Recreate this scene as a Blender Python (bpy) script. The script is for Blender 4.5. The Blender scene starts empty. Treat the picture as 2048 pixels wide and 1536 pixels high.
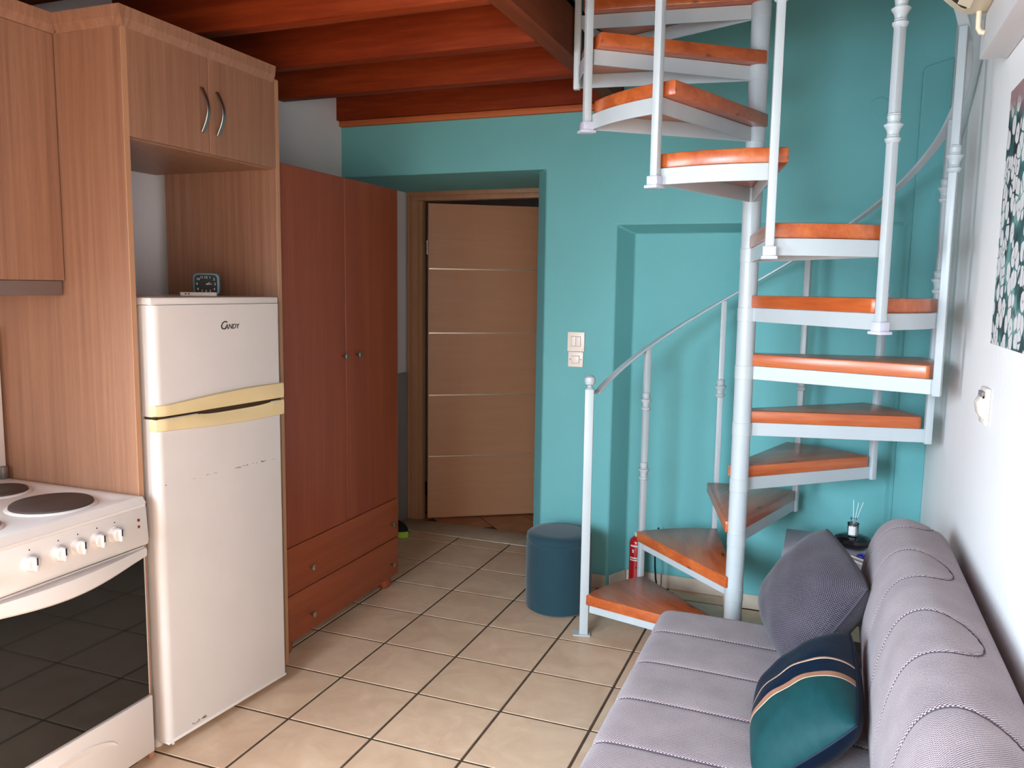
import bpy, bmesh, math, random
from mathutils import Vector, Matrix
random.seed(4)
D = bpy.data
SC = bpy.context.scene
COL = SC.collection
PI = math.pi

# ------------------------------------------------------------------ camera
CAM = Vector((2.0386, -3.2609, 1.5222))
def make_camera():
    yaw, pitch, roll, f = 0.370, -0.118, 0.014, 1632.0
    cy, sy, cp, sp = math.cos(yaw), math.sin(yaw), math.cos(pitch), math.sin(pitch)
    fw = Vector((-sy * cp, cy * cp, sp)); r = Vector((cy, sy, 0)); u = r.cross(fw)
    cr, sr = math.cos(roll), math.sin(roll)
    r2 = cr * r + sr * u; u2 = -sr * r + cr * u
    cam = D.cameras.new('camera'); cam.sensor_fit = 'HORIZONTAL'; cam.sensor_width = 36.0
    cam.lens = 36.0 * f / 2048.0; cam.clip_start = 0.02; cam.clip_end = 100
    o = D.objects.new('camera', cam); COL.objects.link(o)
    m = Matrix((r2, u2, -fw)).transposed().to_4x4(); m.translation = CAM
    o.matrix_world = m
    SC.camera = o
make_camera()

# ------------------------------------------------------------------ world, daylight, exposure
W = D.worlds.new('world'); SC.world = W; W.use_nodes = True
wn = W.node_tree.nodes; wl = W.node_tree.links
bg = wn['Background']; bg.inputs['Strength'].default_value = 0.25
sky = wn.new('ShaderNodeTexSky'); sky.sky_type = 'NISHITA'; sky.sun_disc = False
sky.sun_elevation = math.radians(38); sky.sun_rotation = math.radians(120)
wl.new(sky.outputs['Color'], bg.inputs['Color'])
SC.view_settings.view_transform = 'Standard'; SC.view_settings.look = 'None'
SC.view_settings.gamma = 1.0; SC.view_settings.use_curve_mapping = False
SC.view_settings.exposure = 0.18

def area_light(name, loc, rot, sx, sy, power, col):
    l = D.lights.new(name, 'AREA'); l.shape = 'RECTANGLE'; l.size = sx; l.size_y = sy
    l.energy = power; l.color = col
    o = D.objects.new(name, l); COL.objects.link(o); o.location = loc; o.rotation_euler = rot
    return o
# daylight: cool sky light through the kitchen window in the left wall and a window behind the
# camera, warm light thrown back by a sunlit terrace through the glazed door in the right wall
l1 = area_light('daylight_back_window', (0.75, -4.70, 1.56), (math.radians(68), 0, math.radians(-17)), 1.20, 1.30, 52, (0.64, 0.84, 1.0))
l1.data.spread = math.radians(80)
l3 = area_light('daylight_kitchen_window', (-0.44, -3.05, 1.55), (math.radians(66), 0, math.radians(-90)), 1.10, 1.10, 100, (0.70, 0.87, 1.0))
l3.data.spread = math.radians(150)
l2 = area_light('daylight_balcony_door', (2.40, -4.05, 1.02), (math.radians(84), 0, math.radians(90)), 0.95, 1.90, 80, (1.0, 0.82, 0.66))

# ------------------------------------------------------------------ materials
def s2l(c):
    c = c / 255.0
    return c / 12.92 if c <= 0.04045 else ((c + 0.055) / 1.055) ** 2.4
def rgb(r, g, b): return (s2l(r), s2l(g), s2l(b), 1.0)
class NT:
    def __init__(s, name):
        s.m = D.materials.new(name); s.m.use_nodes = True
        s.n = s.m.node_tree.nodes; s.l = s.m.node_tree.links
        s.b = s.n['Principled BSDF']
    def node(s, t, **kw):
        n = s.n.new(t)
        for k, v in kw.items():
            if k in n.inputs.keys(): n.inputs[k].default_value = v
            else: setattr(n, k, v)
        return n
    def link(s, a, b): s.l.new(a, b)
    def coord(s, which='Object', scale=(1, 1, 1), rot=(0, 0, 0)):
        t = s.node('ShaderNodeTexCoord'); mp = s.node('ShaderNodeMapping')
        mp.inputs['Scale'].default_value = scale; mp.inputs['Rotation'].default_value = rot
        s.link(t.outputs[which], mp.inputs['Vector']); return mp.outputs['Vector']
    def noise(s, vec, scale, detail=4, rough=0.5, dist=0.0):
        n = s.node('ShaderNodeTexNoise'); n.inputs['Scale'].default_value = scale
        n.inputs['Detail'].default_value = detail; n.inputs['Roughness'].default_value = rough
        n.inputs['Distortion'].default_value = dist
        s.link(vec, n.inputs['Vector']); return n.outputs['Fac']
    def ramp(s, fac, stops, interp='LINEAR'):
        r = s.node('ShaderNodeValToRGB'); r.color_ramp.interpolation = interp
        e = r.color_ramp.elements
        while len(e) < len(stops): e.new(0.5)
        for i, (p, c) in enumerate(stops): e[i].position = p; e[i].color = c
        s.link(fac, r.inputs['Fac']); return r.outputs['Color']
    def mix(s, fac, a, b, mode='MIX'):
        x = s.node('ShaderNodeMix'); x.data_type = 'RGBA'; x.blend_type = mode
        for sock, v in ((x.inputs[0], fac), (x.inputs[6], a), (x.inputs[7], b)):
            if hasattr(v, 'is_linked'): s.link(v, sock)
            else: sock.default_value = v
        return x.outputs[2]
    def math(s, op, a, b=None):
        x = s.node('ShaderNodeMath', operation=op)
        for i, v in enumerate((a, b)):
            if v is None: continue
            if hasattr(v, 'is_linked'): s.link(v, x.inputs[i])
            else: x.inputs[i].default_value = v
        return x.outputs[0]
    def bump(s, h, strength=0.2, dist=0.002):
        b = s.node('ShaderNodeBump'); b.inputs['Strength'].default_value = strength
        b.inputs['Distance'].default_value = dist
        s.link(h, b.inputs['Height']); s.link(b.outputs['Normal'], s.b.inputs['Normal'])
    def col(s, v):
        i = s.b.inputs['Base Color']
        if hasattr(v, 'is_linked'): s.link(v, i)
        else: i.default_value = v
    def set(s, rough=0.5, spec=0.5, metal=0.0, coat=0.0):
        s.b.inputs['Roughness'].default_value = rough
        s.b.inputs['Specular IOR Level'].default_value = spec
        s.b.inputs['Metallic'].default_value = metal
        s.b.inputs['Coat Weight'].default_value = coat
        s.b.inputs['Coat Roughness'].default_value = 0.2
        return s.m
MAT = {}
def plain(name, c, rough=0.5, spec=0.5, metal=0.0, coat=0.0, var=0.06, scale=6.0, bump=0.0):
    t = NT(name); v = t.coord(); f = t.noise(v, scale, 4)
    lo = tuple(x * (1 - var) for x in c[:3]) + (1,); hi = tuple(min(1, x * (1 + var)) for x in c[:3]) + (1,)
    t.col(t.ramp(f, [(0.3, lo), (0.7, hi)]))
    if bump: t.bump(t.noise(v, scale * 25, 3), bump, 0.002)
    MAT[name] = t.set(rough, spec, metal, coat); return t.m
def wood(name, dark, mid, light, scale, rough=0.4, spec=0.5, fine=1.0, knots=False, coat=0.0, axis_rot=(0, 0, 0), knot_col=None, kscale=None):
    """grain runs along the axis with the small scale value"""
    t = NT(name); v = t.coord('Object', scale, axis_rot)
    oi = t.node('ShaderNodeObjectInfo'); add = t.node('ShaderNodeVectorMath', operation='ADD')
    sc = t.node('ShaderNodeVectorMath', operation='SCALE'); sc.inputs['Scale'].default_value = 37.0
    cmb = t.node('ShaderNodeCombineXYZ')
    for i in range(3): t.link(oi.outputs['Random'], cmb.inputs[i])
    t.link(cmb.outputs[0], sc.inputs[0]); t.link(v, add.inputs[0]); t.link(sc.outputs[0], add.inputs[1]); v = add.outputs[0]
    a = t.noise(v, 1.0, 5, 0.55, 0.6); b = t.noise(v, 5.0 * fine, 3, 0.6, 0.2)
    f = t.math('ADD', t.math('MULTIPLY', a, 0.65), t.math('MULTIPLY', b, 0.35))
    c = t.ramp(f, [(0.30, dark), (0.5, mid), (0.70, light)])
    if knots:
        vv = t.coord('Object', kscale or (3, 3, 3)); vo = t.node('ShaderNodeTexVoronoi'); t.link(vv, vo.inputs['Vector']); vo.inputs['Scale'].default_value = 1.0
        k = t.ramp(vo.outputs['Distance'], [(0.03, (1, 1, 1, 1)), (0.09, (0, 0, 0, 1))])
        c = t.mix(k, c, knot_col or dark)
    t.col(c); t.bump(b, 0.08, 0.001)
    MAT[name] = t.set(rough, spec, 0, coat); return t.m

# walls
def wall_paint(name, c, brush=0.0):
    t = NT(name); v = t.coord('Object', (1, 1, 1)); f = t.noise(v, 1.6, 3)
    t.col(t.ramp(f, [(0.3, tuple(x * 0.96 for x in c[:3]) + (1,)), (0.7, tuple(min(1, x * 1.03) for x in c[:3]) + (1,))]))
    h = t.noise(v, 70, 4, 0.6)
    if brush:
        v2 = t.coord('Object', (14, 14, 3)); h2 = t.noise(v2, 3.0, 5, 0.6); h = t.math('ADD', t.math('MULTIPLY', h, 0.5), h2)
    t.bump(h, 0.25 if brush else 0.12, 0.004); MAT[name] = t.set(0.75, 0.3); return t.m
wall_paint('teal_paint', rgb(114, 182, 183))
wall_paint('white_paint', rgb(226, 222, 222), 0.0)
wall_paint('white_rough_paint', rgb(244, 239, 237), 1.0)
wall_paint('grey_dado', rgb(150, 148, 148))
plain('grout', rgb(84, 68, 54), 0.9, 0.2, var=0.25, scale=20)
def tile_mat(name, a, b, c):
    t = NT(name); v = t.coord('Object', (1, 1, 1)); oi = t.node('ShaderNodeObjectInfo')
    add = t.node('ShaderNodeVectorMath', operation='ADD'); t.link(v, add.inputs[0])
    cmb = t.node('ShaderNodeCombineXYZ')
    for i in range(2): t.link(t.math('MULTIPLY', oi.outputs['Random'], 31.0 + 17 * i), cmb.inputs[i])
    t.link(cmb.outputs[0], add.inputs[1])
    f = t.noise(add.outputs[0], 7.0, 6, 0.62, 0.8)
    base = t.ramp(f, [(0.28, a), (0.5, b), (0.72, c)])
    r = t.ramp(oi.outputs['Random'], [(0, (0.94, 0.93, 0.92, 1)), (1, (1.0, 1.0, 1.0, 1))])
    t.col(t.mix(1.0, base, r, 'MULTIPLY')); t.bump(t.noise(v, 90, 3), 0.05, 0.001)
    MAT[name] = t.set(0.42, 0.45)
tile_mat('floor_tile', rgb(208, 172, 142), rgb(220, 185, 154), rgb(230, 198, 167))
tile_mat('skirting_tile', rgb(206, 182, 160), rgb(216, 196, 176), rgb(224, 206, 188))
tile_mat('terracotta_tile', rgb(150, 96, 62), rgb(168, 110, 72), rgb(182, 124, 84))
tile_mat('threshold_marble', rgb(170, 150, 126), rgb(184, 164, 140), rgb(196, 178, 156))
# woods
wood('laminate', rgb(128, 89, 69), rgb(144, 103, 80), rgb(160, 118, 93), (55, 55, 1.1), 0.42, 0.4, 2.2)
wood('laminate_edge', rgb(166, 120, 90), rgb(174, 128, 96), rgb(182, 138, 104), (30, 30, 1.0), 0.45, 0.4)
wood('cherry', rgb(122, 54, 30), rgb(136, 63, 36), rgb(148, 76, 44), (16, 16, 0.55), 0.38, 0.45, 1.6)
wood('cherry_flat', rgb(126, 58, 32), rgb(142, 68, 38), rgb(154, 80, 46), (16, 0.55, 16), 0.38, 0.45, 1.6)
wood('beam_pine', rgb(100, 32, 10), rgb(126, 46, 16), rgb(150, 64, 26), (0.8, 14, 10), 0.62, 0.12, 1.0, True, 0.0, (0, 0, 0), rgb(60, 22, 14), (1.6, 7, 7))
wood('beam_pine_cross', rgb(96, 44, 22), rgb(110, 54, 30), rgb(124, 66, 38), (14, 0.8, 10), 0.62, 0.12)
wood('strip_pine', rgb(170, 84, 46), rgb(186, 98, 56), rgb(198, 112, 66), (0.8, 14, 10), 0.5, 0.2)
wood('tread_pine', rgb(160, 72, 32), rgb(190, 92, 44), rgb(208, 116, 62), (1.6, 16, 16), 0.32, 0.5, 1.0, True, 0.4, (0, 0, 0), rgb(96, 36, 16), (2.4, 9, 9))
wood('door_oak', rgb(174, 122, 88), rgb(178, 127, 93), rgb(182, 132, 98), (1.5, 20, 20), 0.42, 0.4, 1.5)
wood('casing_oak', rgb(152, 108, 78), rgb(160, 116, 86), rgb(168, 126, 94), (30, 30, 0.8), 0.45, 0.4, 1.5)
# metals, plastics
plain('white_enamel', rgb(214, 204, 198), 0.28, 0.5, var=0.02)
plain('fridge_white', rgb(206, 196, 190), 0.30, 0.5, var=0.02)
plain('stair_white', rgb(190, 196, 198), 0.32, 0.5, var=0.03)
plain('cream_plastic', rgb(212, 188, 142), 0.4, 0.5, var=0.05)
plain('white_plastic', rgb(220, 210, 202), 0.35, 0.5, var=0.03)
plain('switch_plastic', rgb(246, 230, 216), 0.35, 0.5, var=0.03)
plain('ac_plastic', rgb(244, 224, 192), 0.4, 0.5, var=0.03)
plain('clear_plastic', rgb(206, 204, 216), 0.15, 0.6, var=0.05)
plain('black_plastic', rgb(16, 17, 19), 0.4, 0.5, var=0.1)
plain('gap_shade', rgb(58, 42, 28), 0.8, 0.2)  # dark colour standing in for shade inside gaps and openings
plain('burner_iron', rgb(62, 48, 44), 0.55, 0.5, var=0.12, bump=0.05)
plain('chrome', rgb(196, 192, 182), 0.22, 0.5, metal=1.0, var=0.05)
plain('brushed_steel', rgb(150, 146, 142), 0.38, 0.5, metal=1.0, var=0.06)
plain('hood_steel', rgb(128, 112, 104), 0.4, 0.5, metal=0.6, var=0.06)
plain('oven_glass', rgb(8, 9, 11), 0.04, 0.6, var=0.05)
plain('print_black', rgb(24, 24, 28), 0.5, 0.4)
plain('print_grey', rgb(130, 120, 116), 0.5, 0.4)
plain('print_white', rgb(232, 226, 222), 0.5, 0.4)
plain('lamp_red', rgb(96, 10, 14), 0.2, 0.5)
plain('red_enamel', rgb(196, 22, 30), 0.25, 0.6, coat=0.3)
plain('clock_blue', rgb(84, 124, 140), 0.35, 0.5)
plain('clock_dial', rgb(40, 46, 48), 0.6, 0.3)
plain('lime_rubber', rgb(150, 190, 50), 0.6, 0.4)
plain('black_fabric', rgb(22, 24, 28), 0.8, 0.3, bump=0.2)
plain('grey_table', rgb(196, 194, 204), 0.30, 0.5, var=0.08, scale=12)
plain('black_gloss', rgb(12, 14, 18), 0.18, 0.5)
plain('reed_white', rgb(224, 228, 230), 0.6, 0.3)
plain('blue_plastic', rgb(40, 40, 150), 0.35, 0.5)
plain('paper_white', rgb(224, 222, 230), 0.8, 0.2)
plain('pencil_beige', rgb(226, 214, 206), 0.5, 0.4)
plain('scratch_dark', rgb(96, 78, 70), 0.7, 0.3)
plain('sofa_base_black', rgb(40, 38, 42), 0.7, 0.3)
plain('thread_shade', rgb(84, 74, 82), 0.9, 0.2)  # dark tone for stitches that also carries the shade of the seams
plain('piping_grey', rgb(70, 66, 74), 0.85, 0.2)
plain('silver_edge', rgb(206, 190, 168), 0.3, 0.5, metal=0.7)
def glass_mat(name, c, rough=0.02):
    t = NT(name); t.col(c); t.b.inputs['Transmission Weight'].default_value = 1.0; t.b.inputs['IOR'].default_value = 1.45
    MAT[name] = t.set(rough, 0.5)
glass_mat('clear_glass', (0.94, 0.97, 0.96, 1))
def fabric(name, light, dark, pu, pv, contrast=0.5, rough=0.95, zig=0.0):
    t = NT(name); tc = t.node('ShaderNodeTexCoord'); sp = t.node('ShaderNodeSeparateXYZ'); t.link(tc.outputs['UV'], sp.inputs[0])
    u, v = sp.outputs[0], sp.outputs[1]
    if zig:
        zz = t.math('PINGPONG', v, zig); u = t.math('ADD', u, zz)
    su = t.math('SINE', t.math('MULTIPLY', u, 2 * PI / pu)); sv = t.math('SINE', t.math('MULTIPLY', v, 2 * PI / pv))
    p = t.math('MULTIPLY', su, sv)
    n = t.noise(tc.outputs['UV'], 300, 3); n2 = t.noise(tc.outputs['UV'], 9, 3)
    f = t.math('ADD', t.math('MULTIPLY', p, 0.35 * contrast), t.math('ADD', t.math('MULTIPLY', n, 0.5), t.math('MULTIPLY', n2, 0.3)))
    t.col(t.ramp(f, [(0.15, dark), (0.62, light)])); t.bump(p, 0.35, 0.0012)
    t.b.inputs['Sheen Weight'].default_value = 0.15
    MAT[name] = t.set(rough, 0.2)
fabric('sofa_tweed', rgb(190, 170, 170), rgb(78, 66, 74), 0.0084, 0.0060, 1.3)
fabric('cushion_tweed', rgb(98, 89, 98), rgb(18, 15, 24), 0.0080, 0.0060, 1.2, 0.95, 0.0)
plain('pouf_velvet', rgb(30, 62, 72), 0.85, 0.25, var=0.10, scale=5, bump=0.15)
MAT['pouf_velvet'].node_tree.nodes['Principled BSDF'].inputs['Sheen Weight'].default_value = 0.25
def striped_velvet():
    t = NT('striped_velvet'); tc = t.node('ShaderNodeTexCoord'); sp = t.node('ShaderNodeSeparateXYZ'); t.link(tc.outputs['UV'], sp.inputs[0])
    navy = rgb(5, 24, 44); teal = rgb(20, 64, 66); tan = rgb(158, 110, 86); cream = rgb(226, 204, 180)
    c = t.ramp(sp.outputs[0], [(0.0, teal), (0.360, cream), (0.368, tan), (0.412, navy), (0.530, cream), (0.537, tan), (0.550, navy), (0.93, navy)], 'CONSTANT')
    n = t.noise(tc.outputs['UV'], 12, 4); c = t.mix(1.0, c, t.ramp(n, [(0.3, (0.8, 0.8, 0.8, 1)), (0.7, (1, 1, 1, 1))]), 'MULTIPLY')
    t.col(c); t.bump(n, 0.3, 0.004); t.b.inputs['Sheen Weight'].default_value = 0.04; t.b.inputs['Sheen Roughness'].default_value = 0.35
    MAT['striped_velvet'] = t.set(0.6, 0.15)
striped_velvet()
plain('navy_velvet', rgb(5, 24, 44), 0.7, 0.3, var=0.1)
def painting_mat():
    t = NT('flower_painting'); v = t.coord('Object', (1, 25, 23)); v0 = t.coord('Object', (1, 1, 1))
    vo = t.node('ShaderNodeTexVoronoi'); t.link(v, vo.inputs['Vector']); vo.inputs['Scale'].default_value = 1.0
    ve = t.node('ShaderNodeTexVoronoi', feature='DISTANCE_TO_EDGE'); t.link(v, ve.inputs['Vector']); ve.inputs['Scale'].default_value = 1.0
    g = t.ramp(t.noise(v0, 9, 4), [(0.35, rgb(34, 36, 38)), (0.5, rgb(52, 92, 92)), (0.62, rgb(120, 160, 152)), (0.7, rgb(60, 50, 56))])
    pet = t.ramp(vo.outputs['Distance'], [(0.0, rgb(60, 44, 44)), (0.07, rgb(70, 54, 52)), (0.11, rgb(206, 200, 198)), (0.45, rgb(214, 208, 206))])
    m = t.ramp(t.math('ADD', vo.outputs['Distance'], t.math('MULTIPLY', t.noise(v0, 60, 3), 0.25)), [(0.66, (1, 1, 1, 1)), (0.72, (0, 0, 0, 1))])
    m2 = t.ramp(ve.outputs['Distance'], [(0.02, (0, 0, 0, 1)), (0.05, (1, 1, 1, 1))])
    c = t.mix(t.mix(1.0, m, m2, 'MULTIPLY'), g, pet)
    sp = t.node('ShaderNodeSeparateXYZ'); t.link(v0, sp.inputs[0])
    top = t.ramp(t.math('ADD', sp.outputs[2], t.math('MULTIPLY', t.noise(v0, 8, 3), 0.12)), [(0.61, (0, 0, 0, 1)), (0.66, (1, 1, 1, 1))])
    c = t.mix(top, c, rgb(150, 116, 116)); t.col(c); MAT['flower_painting'] = t.set(0.7, 0.3)
painting_mat()

# ------------------------------------------------------------------ mesh helpers
class MB:
    def __init__(s): s.v = []; s.f = []; s.uv = None
    def add(s, vs, fs):
        o = len(s.v); s.v += [tuple(p) for p in vs]; s.f += [tuple(i + o for i in f) for f in fs]; return s
    def box(s, x0, x1, y0, y1, z0, z1):
        return s.add([(x0, y0, z0), (x1, y0, z0), (x1, y1, z0), (x0, y1, z0), (x0, y0, z1), (x1, y0, z1), (x1, y1, z1), (x0, y1, z1)],
                     [(0, 3, 2, 1), (4, 5, 6, 7), (0, 1, 5, 4), (1, 2, 6, 5), (2, 3, 7, 6), (3, 0, 4, 7)])
    def prism(s, poly, axis, a, b):
        def P(p, t):
            return {'x': (t, p[0], p[1]), 'y': (p[0], t, p[1]), 'z': (p[0], p[1], t)}[axis]
        n = len(poly)
        vs = [P(p, a) for p in poly] + [P(p, b) for p in poly]
        fs = [tuple(range(n - 1, -1, -1)), tuple(range(n, 2 * n))] + [(i, (i + 1) % n, n + (i + 1) % n, n + i) for i in range(n)]
        return s.add(vs, fs)
    def lathe(s, prof, c=(0, 0, 0), axis=(0, 0, 1), seg=24, cap=True):
        ax = Vector(axis).normalized(); h = Vector((1, 0, 0)) if abs(ax.x) < 0.9 else Vector((0, 1, 0))
        a = ax.cross(h).normalized(); b = ax.cross(a); c = Vector(c); vs = []; fs = []
        for r, z in prof:
            for i in range(seg):
                t = 2 * PI * i / seg; vs.append(c + ax * z + (a * math.cos(t) + b * math.sin(t)) * r)
        m = len(prof)
        for j in range(m - 1):
            for i in range(seg):
                k = (i + 1) % seg; fs.append((j * seg + i, j * seg + k, (j + 1) * seg + k, (j + 1) * seg + i))
        if cap:
            fs.append(tuple(range(seg - 1, -1, -1))); fs.append(tuple((m - 1) * seg + i for i in range(seg)))
        return s.add(vs, fs)
    def tube(s, path, r, seg=8, rect=None, up=(0, 0, 1)):
        """round tube, or a rectangular bar rect=(across, along up)"""
        path = [Vector(p) for p in path]; n = len(path); vs = []; fs = []
        for i, p in enumerate(path):
            d = (path[min(i + 1, n - 1)] - path[max(i - 1, 0)]).normalized(); upv = Vector(up)
            if abs(d.dot(upv)) > 0.95: upv = Vector((1, 0, 0))
            a = d.cross(upv).normalized(); b = a.cross(d).normalized()
            if rect:
                w, h = rect[0] / 2, rect[1] / 2; ring = [p + a * w + b * h, p - a * w + b * h, p - a * w - b * h, p + a * w - b * h]
            else:
                ring = [p + (a * math.cos(2 * PI * k / seg) + b * math.sin(2 * PI * k / seg)) * r for k in range(seg)]
            vs += ring
        m = 4 if rect else seg
        for i in range(n - 1):
            for k in range(m):
                l = (k + 1) % m; fs.append((i * m + k, i * m + l, (i + 1) * m + l, (i + 1) * m + k))
        fs.append(tuple(range(m - 1, -1, -1))); fs.append(tuple((n - 1) * m + k for k in range(m)))
        return s.add(vs, fs)
    def mesh(s, name, mat, bevel=0.0, seg=2, smooth=False, off=(0, 0, 0), weld=False):
        me = D.meshes.new(name); bm = bmesh.new(); o = Vector(off)
        bv = [bm.verts.new(Vector(p) - o) for p in s.v]
        for f in s.f:
            try: bm.faces.new([bv[i] for i in f])
            except ValueError: pass
        if weld: bmesh.ops.remove_doubles(bm, verts=bm.verts[:], dist=1e-5)
        bmesh.ops.recalc_face_normals(bm, faces=bm.faces[:])
        if bevel > 0:
            es = [e for e in bm.edges if len(e.link_faces) == 2 and e.calc_face_angle(0) > 0.5]
            bmesh.ops.bevel(bm, geom=es, offset=bevel, segments=seg, profile=0.5, affect='EDGES', clamp_overlap=True)
        bm.to_mesh(me); bm.free()
        if mat: me.materials.append(MAT[mat])
        if smooth or bevel > 0:
            for p in me.polygons: p.use_smooth = True
            me.set_sharp_from_angle(angle=math.radians(38 if smooth else 28))
        return me
def wloc(o):
    p = Vector((0, 0, 0))
    while o is not None: p += o.location; o = o.parent
    return p
def link(name, me, parent=None, loc=(0, 0, 0), rotz=0.0):
    o = D.objects.new(name, me); COL.objects.link(o); o.parent = parent; o.location = loc; o.rotation_euler = (0, 0, rotz); return o
def part(name, mb, mat, parent=None, bevel=0.0, seg=2, smooth=False, local=False, label=None, weld=False):
    """mesh built in world coordinates (or the parent's own when local)"""
    off = Vector((0, 0, 0)) if (local or parent is None) else wloc(parent)
    o = link(name, mb.mesh(name, mat, bevel, seg, smooth, off, weld), parent)
    if label: o['label'] = label
    return o
def tag(o, label, cat, group=None):
    o['label'] = label; o['category'] = cat
    if group: o['group'] = group
    return o
def thing(name, label, cat, loc=(0, 0, 0), rotz=0.0, group=None):
    o = D.objects.new(name, None); COL.objects.link(o); o.location = loc; o.rotation_euler = (0, 0, rotz); o.empty_display_size = 0.1
    return tag(o, label, cat, group)
def single(name, mb, mat, label, cat, bevel=0.0, seg=2, smooth=False, group=None):
    """a thing that is one mesh, its origin moved to its base"""
    n = len(mb.v); c = Vector((sum(p[0] for p in mb.v) / n, sum(p[1] for p in mb.v) / n, min(p[2] for p in mb.v)))
    o = link(name, mb.mesh(name, mat, bevel, seg, smooth, c), None, c)
    return tag(o, label, cat, group)
def struct(name, mb, mat, bevel=0.0, seg=2, label=None, weld=False):
    o = part(name, mb, mat, None, bevel, seg, weld=weld); o['kind'] = 'structure'
    if label: o['label'] = label
    return o
def text_mesh(body, size, mat, matrix, depth=0.0006, spacing=1.0, shear=0.0):
    cu = D.curves.new('lettering', 'FONT'); cu.body = body; cu.size = size; cu.extrude = depth; cu.align_x = 'CENTER'; cu.align_y = 'CENTER'
    cu.space_character = spacing; cu.shear = shear; cu.resolution_u = 3
    o = D.objects.new('lettering', cu); COL.objects.link(o)
    dg = bpy.context.evaluated_depsgraph_get(); me = D.meshes.new_from_object(o.evaluated_get(dg))
    D.objects.remove(o); D.curves.remove(cu); me.transform(matrix); me.materials.clear(); me.materials.append(MAT[mat]); return me
def basis(right, up, origin):
    r = Vector(right).normalized(); u = Vector(up).normalized(); n = r.cross(u)
    m = Matrix((r, u, n)).transposed().to_4x4(); m.translation = Vector(origin); return m

# ------------------------------------------------------------------ room dimensions
XL, XR, YW, YB, YD, YF, ZT = -0.50, 2.455, 0.66, 0.80, 1.38, -4.80, 4.60
XN, YR = 1.640, 0.685   # right end of the deep niche, back of the shallow one
PITCH = 0.335

# ------------------------------------------------------------------ floor
floor = struct('floor', MB().box(XL - 0.15, XR + 0.15, YF - 0.15, 1.60, -0.12, -0.0018), 'grout', label='beige square floor tiles with dark grout joints')
tile_cache = {}
def tile_mesh(w, d, mat, h=0.009, key='t'):
    k = (round(w, 3), round(d, 3), mat)
    if k not in tile_cache:
        tile_cache[k] = MB().box(-w / 2, w / 2, -d / 2, d / 2, -h, 0).mesh('tile', mat, 0.0014, 1)
    return tile_cache[k]
G = 0.0048
def lay(x0, x1, y0, y1, parent, mat, name='tile'):
    if x1 - x0 < 0.03 or y1 - y0 < 0.03: return
    link(name, tile_mesh(x1 - x0 - 2 * G, y1 - y0 - 2 * G, mat), parent, ((x0 + x1) / 2, (y0 + y1) / 2, 0))
for i in range(-2, 9):
    for j in range(-14, 5):
        x0, x1, y0, y1 = i * PITCH, (i + 1) * PITCH, j * PITCH, (j + 1) * PITCH
        x0, x1 = max(x0, XL), min(x1, XR); y0 = max(y0, YF)
        lim = YB if 1.06 < (x0 + x1) / 2 < 1.75 else YW + 0.02 if (x0 + x1) / 2 > 1.7 else (YW if (x0 + x1) / 2 > 0.62 else 1.135)
        lay(x0, x1, y0, min(y1, lim), floor, 'floor_tile')

# threshold in the doorway and the rust tiles of the next room
thr = struct('trim_2', MB().box(XL, 0.60, 1.14, 1.375, -0.02, 0.004), 'threshold_marble', 0.003, label='worn stone threshold slab in the doorway')
hall = struct('floor_hall', MB().box(-0.9, 1.6, 1.375, 3.4, -0.12, -0.004), 'grout', label='rust-brown tiled floor beyond the open door')
for i in range(-4, 8):
    for j in range(-4, 8):
        # laid diagonally
        c = Vector((0.1 + (i - j) * 0.212, 1.65 + (i + j - 2) * 0.212, 0))
        if -0.72 < c.x < 1.38 and 1.345 < c.y < 3.2:
            link('tile', tile_mesh(0.292, 0.292, 'terracotta_tile'), hall, c, PI / 4)

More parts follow.
